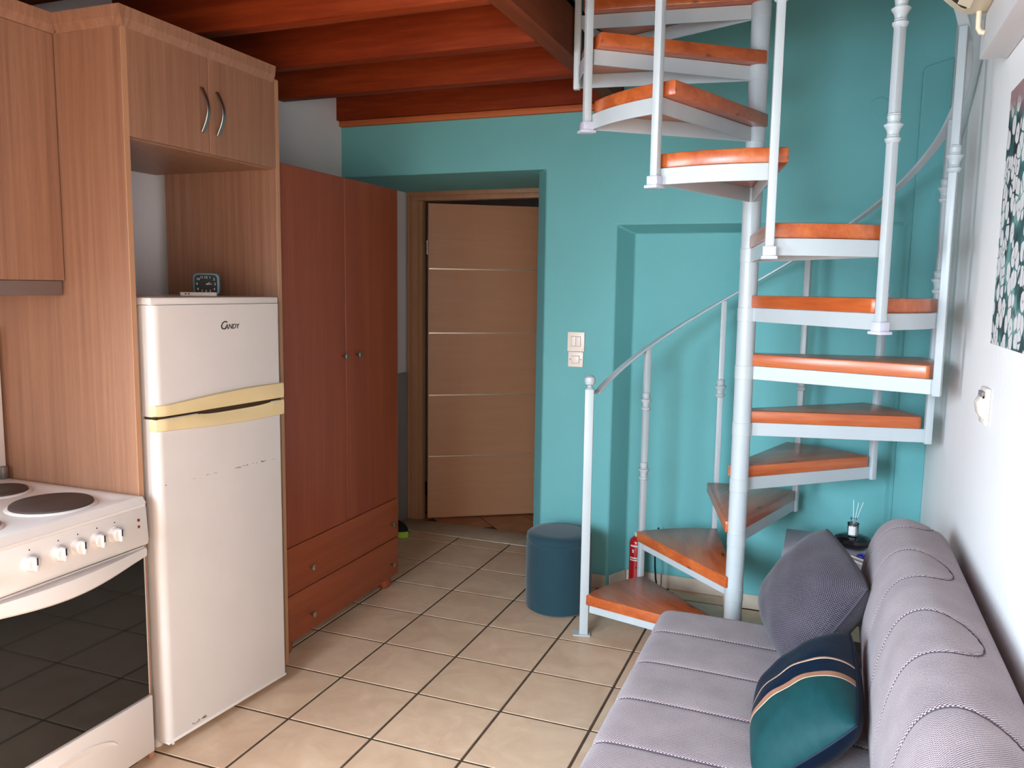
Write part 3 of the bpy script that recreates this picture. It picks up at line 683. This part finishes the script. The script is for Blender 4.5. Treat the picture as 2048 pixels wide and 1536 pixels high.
# ------------------------------------------------------------------ pouf
pf = thing('pouf', 'round petrol-blue velvet pouf beside the first stair', 'pouf', (0.893, 0.345, 0))
R_ = 0.156; H_ = 0.372; prof = [(0.02, 0.004), (R_ - 0.012, 0.004), (R_ - 0.003, 0.012), (R_, 0.03), (R_ + 0.002, H_ * 0.5), (R_, H_ - 0.05), (R_ - 0.001, H_ - 0.040)]
part('body', MB().lathe(prof, (0.893, 0.345, 0), (0, 0, 1), 64), 'pouf_velvet', pf, smooth=True)
part('seat', MB().lathe([(R_ - 0.003, H_ - 0.040), (R_ + 0.001, H_ - 0.030), (R_ - 0.003, H_ - 0.010), (R_ - 0.014, H_), (R_ - 0.05, H_ + 0.004), (0.003, H_ + 0.007)], (0.893, 0.345, 0), (0, 0, 1), 64), 'pouf_velvet', pf, smooth=True)

# ------------------------------------------------------------------ switches
def switch_plate(name, label, x, z, w, h, kind):
    t = thing(name, label, 'switch', (x, YW, z - h / 2))
    part('plate', MB().box(x - w / 2, x + w / 2, YW - 0.010, YW - 0.0005, z - h / 2, z + h / 2), 'switch_plastic', t, 0.003)
    if kind == 'double':
        for s in (-1, 1): part('rocker', MB().box(x + (0.0006 if s > 0 else -0.024), x + (0.024 if s > 0 else -0.0006), YW - 0.014, YW - 0.009, z - 0.022, z + 0.026), 'switch_plastic', t, 0.0015)
        part('gap', MB().box(x - 0.0255, x + 0.0255, YW - 0.0106, YW - 0.0095, z - 0.0235, z + 0.0275), 'print_grey', t)
    else:
        part('gap', MB().box(x - 0.021, x + 0.021, YW - 0.0106, YW - 0.0095, z - 0.0195, z + 0.0185), 'print_grey', t)
        part('button', MB().box(x - 0.0195, x + 0.0195, YW - 0.015, YW - 0.009, z - 0.018, z + 0.017), 'switch_plastic', t, 0.002)
        for s in (-1, 1): part('screw', MB().lathe([(0.003, 0), (0.003, 0.0012)], (x + s * 0.028, YW - 0.0100, z), (0, -1, 0), 12), 'print_grey', t)
switch_plate('light_switch', 'cream double rocker switch, the upper of two on the teal wall', 0.8605, 1.256, 0.088, 0.098, 'double')
switch_plate('push_switch', 'smaller cream switch with side screws under the double switch', 0.8605, 1.168, 0.078, 0.076, 'push')
rt = thing('wall_switch', 'white switch box on the right wall below the painting', 'switch', (XR, -0.705, 1.165))
part('plate', MB().box(XR - 0.012, XR - 0.0005, -0.752, -0.660, 1.166, 1.266), 'switch_plastic', rt, 0.003)
part('rocker', MB().prism([(XR - 0.012, 1.18), (XR - 0.024, 1.195), (XR - 0.030, 1.225), (XR - 0.012, 1.255)], 'y', -0.735, -0.677), 'switch_plastic', rt, 0.002)
part('lip', MB().box(XR - 0.020, XR - 0.012, -0.735, -0.677, 1.236, 1.256), 'print_grey', rt, 0.002)

# ------------------------------------------------------------------ painting, air conditioner, trunking on the right wall
pt = thing('painting', 'canvas painting of white blossoms on a dark ground, right wall', 'painting', (XR - 0.011, -1.21, 1.393))
part('canvas', MB().box(XR - 0.022, XR - 0.0005, -1.61, -0.812, 1.393, 2.032), 'flower_painting', pt, 0.002, 1)
a_c = thing('air_conditioner', 'cream split air-conditioner indoor unit high on the right wall', 'air conditioner', (XR - 0.1, -1.04, 2.27))
YA = -0.645
prof = [(XR - 0.001, 2.279), (2.345, 2.276), (2.322, 2.284), (2.298, 2.302), (2.274, 2.325), (2.254, 2.36), (2.244, 2.405), (2.242, 2.475), (2.252, 2.535), (2.29, 2.555), (XR - 0.001, 2.555)]
part('housing', MB().prism(prof, 'y', YA - 0.80, YA), 'ac_plastic', a_c, 0.004)
part('air_outlet', MB().prism([(2.330, 2.278), (2.319, 2.2830), (2.280, 2.317), (2.286, 2.322), (2.335, 2.291)], 'y', YA - 0.75, YA - 0.050), 'gap_shade', a_c)  # dark solid over the outlet, shade of the hollow painted as colour
part('louvre', MB().prism([(2.337, 2.274), (2.307, 2.289), (2.309, 2.292), (2.339, 2.278)], 'y', YA - 0.745, YA - 0.065), 'ac_plastic', a_c)
single('pipe_trunking', MB().box(2.384, XR - 0.001, -2.9, -0.590, 2.168, 2.274), 'white_paint', 'white boxed trunking running along the right wall below the air conditioner', 'trunking', 0.004)
single('drain_hose', MB().tube([(2.366, -0.665, 2.277), (2.366, -0.664, 2.262), (2.367, -0.660, 2.235), (2.373, -0.66, 2.224), (2.383, -0.66, 2.222)], 0.007, 10), 'ac_plastic', 'short cream drain pipe under the air conditioner', 'pipe', smooth=True)

# ------------------------------------------------------------------ spiral staircase
SX, SY, SR, PH, DP, Z0, RISE = 1.746, -0.077, 0.665, 2.889, 0.536, -0.114, 0.2175
st = thing('spiral_staircase', 'white metal spiral staircase with orange pine treads and turned balusters', 'staircase', (SX, SY, 0))
def pang(k): return PH - DP * (k - 1)
def ppos(k, r=SR): a = pang(k); return (r * math.cos(a), r * math.sin(a))
def rail_z(k): return 1.262 + RISE * (k - 2)
part('pole', MB().lathe([(0.034, 0.006), (0.034, 3.70)], (0, 0, 0), (0, 0, 1), 32), 'stair_white', st, smooth=True, local=True)
part('base_plate', MB().lathe([(0.10, 0.0005), (0.10, 0.006), (0.036, 0.007)], (0, 0, 0), (0, 0, 1), 32), 'stair_white', st, local=True)
FRH, WDH, RT = 0.050, 0.046, 0.640
def tread_poly():
    ov = 0.045; e = Vector((math.cos(DP), math.sin(DP))); n = Vector((-math.sin(DP), math.cos(DP)))
    p = [(0.030, -0.006), (RT - 0.01, -0.006)]
    a1 = DP + ov / RT; N = 12
    for i in range(N + 1):
        a = a1 * i / N; p.append((RT * math.cos(a), RT * math.sin(a)))
    q = e * (-0.004) + n * ov; p.append((q.x, q.y)); q = e * (-0.004) + n * 0.004; p.append((q.x, q.y))
    return p
tread_me = MB().prism(tread_poly(), 'z', FRH + 0.0012, FRH + WDH).mesh('tread', 'tread_pine', 0.004, 2)
def frame_mb():
    m = MB(); t = 0.006
    m.box(0.030, 0.655, 0.0, t, 0, FRH)                                        # rear flat bar
    c, s = math.cos(DP), math.sin(DP)
    m.add([(0.03 * c + s * 0, 0.03 * s, 0), (0.655 * c, 0.655 * s, 0), (0.655 * c + s * t, 0.655 * s - c * t, 0), (0.03 * c + s * t, 0.03 * s - c * t, 0),
           (0.03 * c, 0.03 * s, FRH), (0.655 * c, 0.655 * s, FRH), (0.655 * c + s * t, 0.655 * s - c * t, FRH), (0.03 * c + s * t, 0.03 * s - c * t, FRH)],
          [(0, 3, 2, 1), (4, 5, 6, 7), (0, 1, 5, 4), (1, 2, 6, 5), (2, 3, 7, 6), (3, 0, 4, 7)])
    N = 12; ro, ri = 0.650, 0.644; vs = []; fs = []
    for i in range(N + 1):
        a = DP * i / N
        for r, z in ((ro, 0), (ri, 0), (ri, FRH), (ro, FRH)): vs.append((r * math.cos(a), r * math.sin(a), z))
    for i in range(N):
        for k in range(4): l = (k + 1) % 4; fs.append((i * 4 + k, i * 4 + l, i * 4 + 4 + l, i * 4 + 4 + k))
    fs += [(0, 1, 2, 3), tuple(N * 4 + k for k in range(4))]
    m.add(vs, fs); m.lathe([(0.0355, 0.0), (0.0355, FRH)], (0, 0, 0), (0, 0, 1), 24)   # collar
    return m
frame_me = frame_mb().mesh('tread_frame', 'stair_white', 0.0012, 1)
for k in range(1, 13):
    t = link('tread', tread_me, st, (0, 0, Z0 + RISE * k), pang(k + 1))
    link('tread_frame', frame_me, t)
SQ = 0.0125
def knob_prof():
    return [(0.012, -0.044), (0.018, -0.041), (0.0215, -0.034), (0.0225, -0.029), (0.0155, -0.024), (0.0175, -0.021), (0.0155, -0.018), (0.0165, -0.012), (0.020, -0.002), (0.0265, 0.007), (0.0265, 0.010), (0.0175, 0.013), (0.0185, 0.016), (0.016, 0.018), (0.017, 0.021), (0.019, 0.034), (0.017, 0.037), (0.0185, 0.040), (0.012, 0.044)]
knob_me = MB().lathe(knob_prof(), (0, 0, 0), (0, 0, 1), 28).mesh('knob', 'stair_white', 0, 2, True)
cap_me = MB().box(-0.019, 0.019, -0.019, 0.019, 0.0, 0.030).box(-0.027, 0.027, -0.023, 0.023, -0.008, 0.002).mesh('end_cap', 'clear_plastic', 0.003, 2)
for k in range(2, 13):
    zb = Z0 + RISE * (k - 1) - 0.004; zt = rail_z(k) - 0.004; x, y = ppos(k)
    b = link('baluster', MB().box(-SQ, SQ, -SQ, SQ, 0, zt - zb).mesh('baluster', 'stair_white', 0.003, 2), st, (x, y, zb), pang(k))
    for dz in ((0.592, 0.915) if k % 2 == 0 else (0.757,)): link('knob', knob_me, b, (0, 0, dz))
    if k in (8, 9, 10, 11): link('end_cap', cap_me, b, (0, 0, 0.0))['label'] = 'clear plastic end cap'
x, y = ppos(1)
nw = link('newel_post', MB().box(-0.019, 0.019, -0.019, 0.019, 0.005, 1.095).mesh('newel_post', 'stair_white', 0.003, 2), st, (x - 0.006, y, 0), pang(1) + 0.5)
link('finial', MB().lathe([(0.019, 1.093), (0.016, 1.100), (0.010, 1.104), (0.011, 1.110), (0.021, 1.116), (0.0245, 1.130), (0.0225, 1.145), (0.013, 1.153), (0.002, 1.1555)], (0, 0, 0), (0, 0, 1), 28).mesh('finial', 'stair_white', 0, 2, True), nw)
link('foot_plate', MB().box(-0.03, 0.045, -0.03, 0.03, 0.0005, 0.006).mesh('foot_plate', 'stair_white', 0.001, 1), nw)
pts = []
for i in range(12 * 8 + 1):
    kk = 1 + i / 8.0
    if kk < 1.06: continue
    a = pang(kk); pts.append((SR * math.cos(a), SR * math.sin(a), rail_z(kk)))
part('handrail', MB().tube(pts, 0, 4, rect=(0.034, 0.009)), 'stair_white', st, 0.002, 1, local=True)

# ------------------------------------------------------------------ fire extinguisher in the niche, loose cable
ex = thing('fire_extinguisher', 'small red fire extinguisher standing in the niche under the second stair', 'fire extinguisher', (1.197, 0.675, 0))
ec = (1.197, 0.675, 0); er = 0.037
part('cylinder', MB().lathe([(er - 0.004, 0.001), (er, 0.006), (er, 0.262), (er - 0.004, 0.276), (er - 0.016, 0.288), (0.013, 0.292)], ec, (0, 0, 1), 32), 'red_enamel', ex, smooth=True)
part('valve', MB().lathe([(0.012, 0.292), (0.012, 0.300), (0.015, 0.302), (0.015, 0.312), (0.010, 0.315)], ec, (0, 0, 1), 16), 'white_plastic', ex, smooth=True)
part('lever', MB().box(ec[0] + 0.010, ec[0] + 0.062, ec[1] - 0.008, ec[1] + 0.008, 0.300, 0.310), 'black_plastic', ex, 0.002)
def band(z0, z1, a0, a1, mat, nm):
    m = MB(); N = 10; r = er + 0.0006; vs = []; fs = []
    for i in range(N + 1):
        a = a0 + (a1 - a0) * i / N; vs += [(ec[0] + r * math.cos(a), ec[1] + r * math.sin(a), z0), (ec[0] + r * math.cos(a), ec[1] + r * math.sin(a), z1)]
    for i in range(N): fs.append((2 * i, 2 * i + 2, 2 * i + 3, 2 * i + 1))
    m.add(vs, fs); part(nm, m, mat, ex)
for z0, z1, a0, a1 in ((0.246, 0.254, -2.3, -0.7), (0.198, 0.240, -1.15, -0.5), (0.185, 0.192, -2.4, -0.8), (0.174, 0.180, -2.4, -0.8), (0.215, 0.232, -2.0, -1.75)):
    band(z0, z1, a0, a1, 'print_white', 'label_print')
part('hose', MB().tube([(1.20, 0.635, 0.142), (1.225, 0.634, 0.136), (1.236, 0.640, 0.13)], 0.005, 8), 'black_plastic', ex, smooth=True)
single('power_cable', MB().tube([(1.292, 0.735, 0.33), (1.288, 0.70, 0.29), (1.286, 0.69, 0.22), (1.288, 0.69, 0.15), (1.294, 0.69, 0.08), (1.305, 0.70, 0.012), (1.38, 0.72, 0.006)], 0.0045, 8), 'black_plastic', 'thin dark cable hanging beside the fire extinguisher', 'cable', smooth=True)

# ------------------------------------------------------------------ side table under the stairs
tb = thing('side_table', 'low grey side table in the corner beyond the sofa', 'table', (2.17, 0.08, 0))
part('table_top', MB().box(1.912, 2.425, -0.228, 0.385, 0.478, 0.500), 'grey_table', tb, 0.004)
for x in (1.935, 2.40):
    for y in (-0.20, 0.36): part('leg', MB().box(x - 0.016, x + 0.016, y - 0.016, y + 0.016, 0.001, 0.478), 'grey_table', tb, 0.003)
bw = thing('black_dish', 'glossy black rounded dish under the reed diffuser', 'dish', (2.172, 0.215, 0.500))
part('dish', MB().lathe([(0.030, 0.0005), (0.055, 0.006), (0.071, 0.018), (0.0745, 0.030), (0.069, 0.041), (0.052, 0.049), (0.030, 0.052), (0.003, 0.0525)], (2.172, 0.215, 0.5), (0, 0, 1), 40), 'black_gloss', bw, smooth=True)
df = thing('reed_diffuser', 'small glass reed diffuser bottle with white sticks on a black dish', 'diffuser', (2.170, 0.205, 0.5525))
o = (2.170, 0.205, 0.5525)
part('bottle', MB().lathe([(0.018, 0.0005), (0.0205, 0.003), (0.0205, 0.044), (0.017, 0.050), (0.010, 0.054), (0.010, 0.066), (0.013, 0.067), (0.013, 0.072), (0.0075, 0.072), (0.0075, 0.055), (0.017, 0.044), (0.017, 0.006), (0.002, 0.005)], o, (0, 0, 1), 28), 'clear_glass', df, smooth=True)
part('liquid', MB().lathe([(0.0165, 0.0065), (0.0165, 0.030), (0.002, 0.030)], o, (0, 0, 1), 20), 'pencil_beige', df, smooth=True)
part('collar', MB().lathe([(0.0210, 0.0455), (0.0225, 0.048), (0.0215, 0.051)], o, (0, 0, 1), 28, False), 'black_plastic', df, smooth=True)
m = MB(); N = 8; r = 0.0212
for i in range(N + 1):
    a = -2.5 + 1.35 * i / N
    m.v += [(o[0] + r * math.cos(a), o[1] + r * math.sin(a), o[2] + 0.006), (o[0] + r * math.cos(a), o[1] + r * math.sin(a), o[2] + 0.040)]
for i in range(N): m.f.append((2 * i, 2 * i + 2, 2 * i + 3, 2 * i + 1))
part('label', m, 'print_white', df)
for dx, dy, h in ((-0.004, 0.01, 0.142), (0.014, -0.01, 0.138), (0.032, 0.012, 0.136)): part('reed', MB().tube([(o[0] - dx * 0.2, o[1] - dy * 0.2, o[2] + 0.010), (o[0] + dx, o[1] + dy, o[2] + h)], 0.0013, 6), 'reed_white', df)
for i, (p, q, lab) in enumerate((((2.080, 0.125, 0.5055), (2.245, -0.060, 0.5055), 'white pencil lying nearest the sofa on the grey side table'), ((2.105, 0.135, 0.5055), (2.270, -0.025, 0.5055), 'white pencil lying nearest the black dish on the grey side table'))):
    single('pencil', MB().tube([p, q], 0.0042, 6), 'pencil_beige', lab, 'pencil', group='pencils on the side table')
rg = [(2.205 + 0.016 * math.cos(a), 0.085 + 0.016 * math.sin(a), 0.5055 + 0.002) for a in [2 * PI * i / 20 for i in range(19)]]
single('key_ring', MB().tube(rg, 0.005, 8), 'blue_plastic', 'small dark blue plastic ring on the grey side table', 'trinket', smooth=True)
# crumpled paper napkin
m = MB(); N = 14; rr = random.Random(8)
for i in range(N + 1):
    for j in range(N + 1):
        x = 2.045 + 0.085 * i / N + rr.uniform(-0.001, 0.001); y = 0.235 + 0.12 * j / N; e = min(i, j, N - i, N - j)
        m.v.append((x, y, 0.5015 + (0.006 * abs(math.sin(i * 1.1 + j * 0.6)) + rr.uniform(0, 0.003)) * (1 if e else 0.3)))
for i in range(N):
    for j in range(N): a = i * (N + 1) + j; m.f.append((a, a + 1, a + N + 2, a + N + 1))
single('paper_napkin', m, 'paper_white', 'crumpled white paper napkin beside the black dish', 'napkin', smooth=True)

# ------------------------------------------------------------------ sofa
sf = thing('sofa', 'mauve-grey tweed sofa bed with stitched channels along the right wall', 'sofa', (2.0, -1.45, 0))
def resample(poly, step):
    out = []; P = [Vector((p[0], p[1])) for p in poly]
    # smooth with Chaikin first
    for _ in range(3):
        Q = [P[0]]
        for a, b in zip(P[:-1], P[1:]): Q += [a * 0.75 + b * 0.25, a * 0.25 + b * 0.75]
        Q.append(P[-1]); P = Q
    d = 0.0; out = [(P[0], 0.0)]; acc = 0.0; tot = 0.0
    for a, b in zip(P[:-1], P[1:]):
        L = (b - a).length
        while acc + L >= step:
            t = (step - acc) / L; a = a + (b - a) * t; L = (b - a).length; acc = 0.0; tot += step; out.append((a, tot))
        acc += L
    out.append((P[-1], tot + acc)); return out
def upholstery(name, poly, y0, y1, ystep, sstep, groove, rend, mat, cen, parent):
    """profile (x,z) swept from y0 (far) to y1 (near), rounded at both ends, stitched lines pressed in"""
    pr = resample(poly, sstep); n = len(pr); ys = []; y = y0
    for i in range(9): a = PI / 2 * i / 8; ys.append((y0 - rend * (1 - math.cos(a)), rend * (1 - math.sin(a))))
    k = int((y0 - y1 - 2 * rend) / ystep)
    for i in range(1, k): ys.append((y0 - rend - (y0 - y1 - 2 * rend) * i / k, 0.0))
    for i in range(9): a = PI / 2 * (8 - i) / 8; ys.append((y1 + rend * (1 - math.cos(a)), rend * (1 - math.sin(a))))
    nor = []
    for i in range(n):
        a = pr[max(0, i - 1)][0]; b = pr[min(n - 1, i + 1)][0]; t = (b - a).normalized(); nn = Vector((-t.y, t.x))
        if nn.dot(pr[i][0] - Vector(cen)) < 0: nn = -nn
        nor.append(nn)
    vs = []; uv = []; fs = []; off = wloc(parent)
    for (yy, ins) in ys:
        for i in range(n):
            p, s = pr[i]; h = groove(s, yy, p) - ins; q = p + nor[i] * h
            vs.append((q.x - off.x, yy - off.y, q.y - off.z)); uv.append((s, yy))
    m = len(ys)
    for j in range(m - 1):
        for i in range(n - 1): a = j * n + i; fs.append((a, a + 1, a + n + 1, a + n))
    for j, rev in ((0, False), (m - 1, True)):
        c = len(vs); pp = [vs[j * n + i] for i in range(n)]
        vs.append(tuple(sum(q[k] for q in pp) / n for k in range(3))); uv.append((0, 0))
        for i in range(n - 1): fs.append((c, j * n + i, j * n + i + 1))
    me = D.meshes.new(name); me.from_pydata(vs, [], fs); me.materials.append(MAT[mat])
    lay_ = me.uv_layers.new(name='UVMap')
    for l in me.loops: lay_.data[l.index].uv = uv[l.vertex_index]
    bm = bmesh.new(); bm.from_mesh(me); bmesh.ops.recalc_face_normals(bm, faces=bm.faces[:]); bm.to_mesh(me); bm.free()
    for p in me.polygons: p.use_smooth = True
    return link(name, me, parent)
CH = 0.235; SEAMS = [-0.715 - CH * i for i in range(-1, 8)]
def seat_groove(s, y, p):
    d = min(abs(y - q) for q in SEAMS); top = 1.0 if s > 0.12 else 0.4
    puff = 0.002 * (1 - math.exp(-(d / 0.02) ** 2)); g = -0.005 * math.exp(-(d / 0.0038) ** 2)
    return (puff + g) * top
SEAT_P = [(1.60, 0.16), (1.562, 0.17), (1.540, 0.24), (1.538, 0.36), (1.550, 0.418), (1.62, 0.424), (1.90, 0.420), (2.24, 0.410), (2.26, 0.40), (2.26, 0.16)]
seat = upholstery('seat_cushion', SEAT_P, -0.500, -2.40, 0.0040, 0.018, seat_groove, 0.045, 'sofa_tweed', (1.9, 0.3), sf)
TW, TIP = 0.118, 0.66
TC = [-0.43 - 0.47 * i for i in range(5)]
def back_groove(s, y, p):
    best = 1.0; inside = False; s0 = TIP - TW
    for c in TC:
        dy = abs(y - c)
        if s < s0: d = abs(dy - TW); ins = dy < TW
        else: r = math.hypot(dy, s - s0); d = abs(r - TW); ins = r < TW
        best = min(best, d); inside = inside or ins
    return 0.002 * (1 - math.exp(-(best / 0.016) ** 2)) - 0.005 * math.exp(-(best / 0.0040) ** 2)
BACK_P = [(2.22, 0.30), (2.195, 0.34), (2.180, 0.46), (2.170, 0.58), (2.190, 0.70), (2.225, 0.785), (2.285, 0.815), (2.360, 0.795), (2.415, 0.765), (2.436, 0.70), (2.438, 0.50), (2.438, 0.30)]
back = upholstery('backrest', BACK_P, -0.415, -2.40, 0.0040, 0.008, back_groove, 0.050, 'sofa_tweed', (2.32, 0.5), sf)
def surf_pt(pr, s, out):
    for (p, d), (q, e) in zip(pr[:-1], pr[1:]):
        if d <= s <= e:
            t = (q - p).normalized(); n = Vector((-t.y, t.x)); pp = p + t * (s - d); c = Vector(out)
            return pp, (n if n.dot(pp - c) > 0 else -n)
    return pr[-1][0], Vector((0, 1))
seat_pr = resample(SEAT_P, 0.018); back_pr = resample(BACK_P, 0.008)
def thread_shade(pr, path, cen, par):
    pts = []
    for s_, y_ in path:
        p, n = surf_pt(pr, s_, cen); q = p - n * 0.0030; pts.append((q.x, y_, q.y))
    part('stitching_shade', MB().tube(pts, 0.0022, 6), 'thread_shade', par, smooth=True)  # stitch line in the groove, its dark colour adds the seam's shade
for y_ in SEAMS:
    if -2.36 < y_ < -0.55: thread_shade(seat_pr, [(0.10 + 0.80 * i / 60, y_) for i in range(61)], (1.9, 0.3), seat)
for c in TC:
    path = [(0.10 + (TIP - TW - 0.10) * i / 40, c + TW) for i in range(41)] + [(TIP - TW + TW * math.sin(PI * i / 30), c + TW * math.cos(PI * i / 30)) for i in range(1, 30)] + [(TIP - TW - (TIP - TW - 0.10) * i / 40, c - TW) for i in range(41)]
    path = [(a_, b_) for a_, b_ in path if -2.36 < b_ < -0.45]
    if path: thread_shade(back_pr, path, (2.32, 0.5), back)
part('base', MB().box(1.60, 2.43, -2.36, -0.54, 0.06, 0.30), 'sofa_base_black', sf, 0.01)
for x in (1.66, 2.36):
    for y in (-2.28, -0.62): part('leg', MB().lathe([(0.022, 0.0005), (0.028, 0.07)], (x, y, 0), (0, 0, 1), 16), 'sofa_base_black', sf, smooth=True)

# ------------------------------------------------------------------ cushions
def cushion(name, label, cen, U, V, half_u, half_v, thick, mat, pipe, pinch=0.05, sag=0.0, flip=1):
    """U, V span the cushion; front face looks along U x V"""
    u = Vector(U).normalized(); v = Vector(V); v = (v - u * v.dot(u)).normalized(); n = u.cross(v) * flip
    t = thing(name, label, 'cushion', cen); N = 44; vs = []; uv = []; fs = []
    def P(a, b, side):
        ea = 1 - abs(a) ** 2.6; eb = 1 - abs(b) ** 2.6
        k = 1 - 0.11 * (a * b) ** 2; x = a * half_u * (1 - pinch * (1 - b * b)) * k; y = b * half_v * (1 - pinch * (1 - a * a)) * k
        h = thick * (max(0, ea) ** 0.55) * (max(0, eb) ** 0.55)
        wr = 0.003 * math.sin(9 * a + 4 * b) * math.sin(7 * b - 2 * a) * (ea * eb) ** 0.5
        return u * x + v * y + n * (side * (h + wr)) + Vector((0, 0, -sag * max(0, -b) * ea))
    for side in (1, -1):
        o = len(vs)
        for i in range(N + 1):
            for j in range(N + 1):
                a = -1 + 2 * i / N; b = -1 + 2 * j / N; a = math.sin(a * PI / 2); b = math.sin(b * PI / 2)
                vs.append(P(a, b, side)); uv.append(((a + 1) / 2 if side > 0 else 1.0, (b + 1) / 2, a * half_u, b * half_v))
        for i in range(N):
            for j in range(N): q = o + i * (N + 1) + j; fs.append((q, q + N + 1, q + N + 2, q + 1) if side > 0 else (q, q + 1, q + N + 2, q + N + 1))
    me = D.meshes.new('cover'); me.from_pydata([tuple(p) for p in vs], [], [f[::flip] for f in fs]); me.materials.append(MAT[mat])
    lay_ = me.uv_layers.new(name='UVMap')
    for l in me.loops:
        w = uv[l.vertex_index]; lay_.data[l.index].uv = (w[0], w[1]) if mat == 'striped_velvet' else (w[2], w[3])
    for p in me.polygons: p.use_smooth = True
    link('cover', me, t)
    ring = []
    M_ = 40
    for a0, b0, a1, b1 in ((-1, -1, 1, -1), (1, -1, 1, 1), (1, 1, -1, 1), (-1, 1, -1, -1)):
        for i in range(M_): f = i / M_; ring.append(P(a0 + (a1 - a0) * f, b0 + (b1 - b0) * f, 0))
    ring.append(ring[0]); part('piping', MB().tube(ring, 0.0032, 6), pipe, t, smooth=True, local=True)
    return t
cushion('grey_cushion', 'dark grey herringbone cushion leaning on the sofa back at its far end', (2.030, -0.685, 0.590), (0.12, -0.36, -0.07), (0.16, 0.02, 0.26), 0.200, 0.188, 0.112, 'cushion_tweed', 'piping_grey')
cushion('velvet_cushion', 'navy and teal velvet cushion with tan stripes on the sofa', (2.035, -1.23, 0.515), (-0.01, 0.43, 0.05), (0.22, -0.02, 0.22), 0.225, 0.160, 0.090, 'striped_velvet', 'navy_velvet', flip=-1)
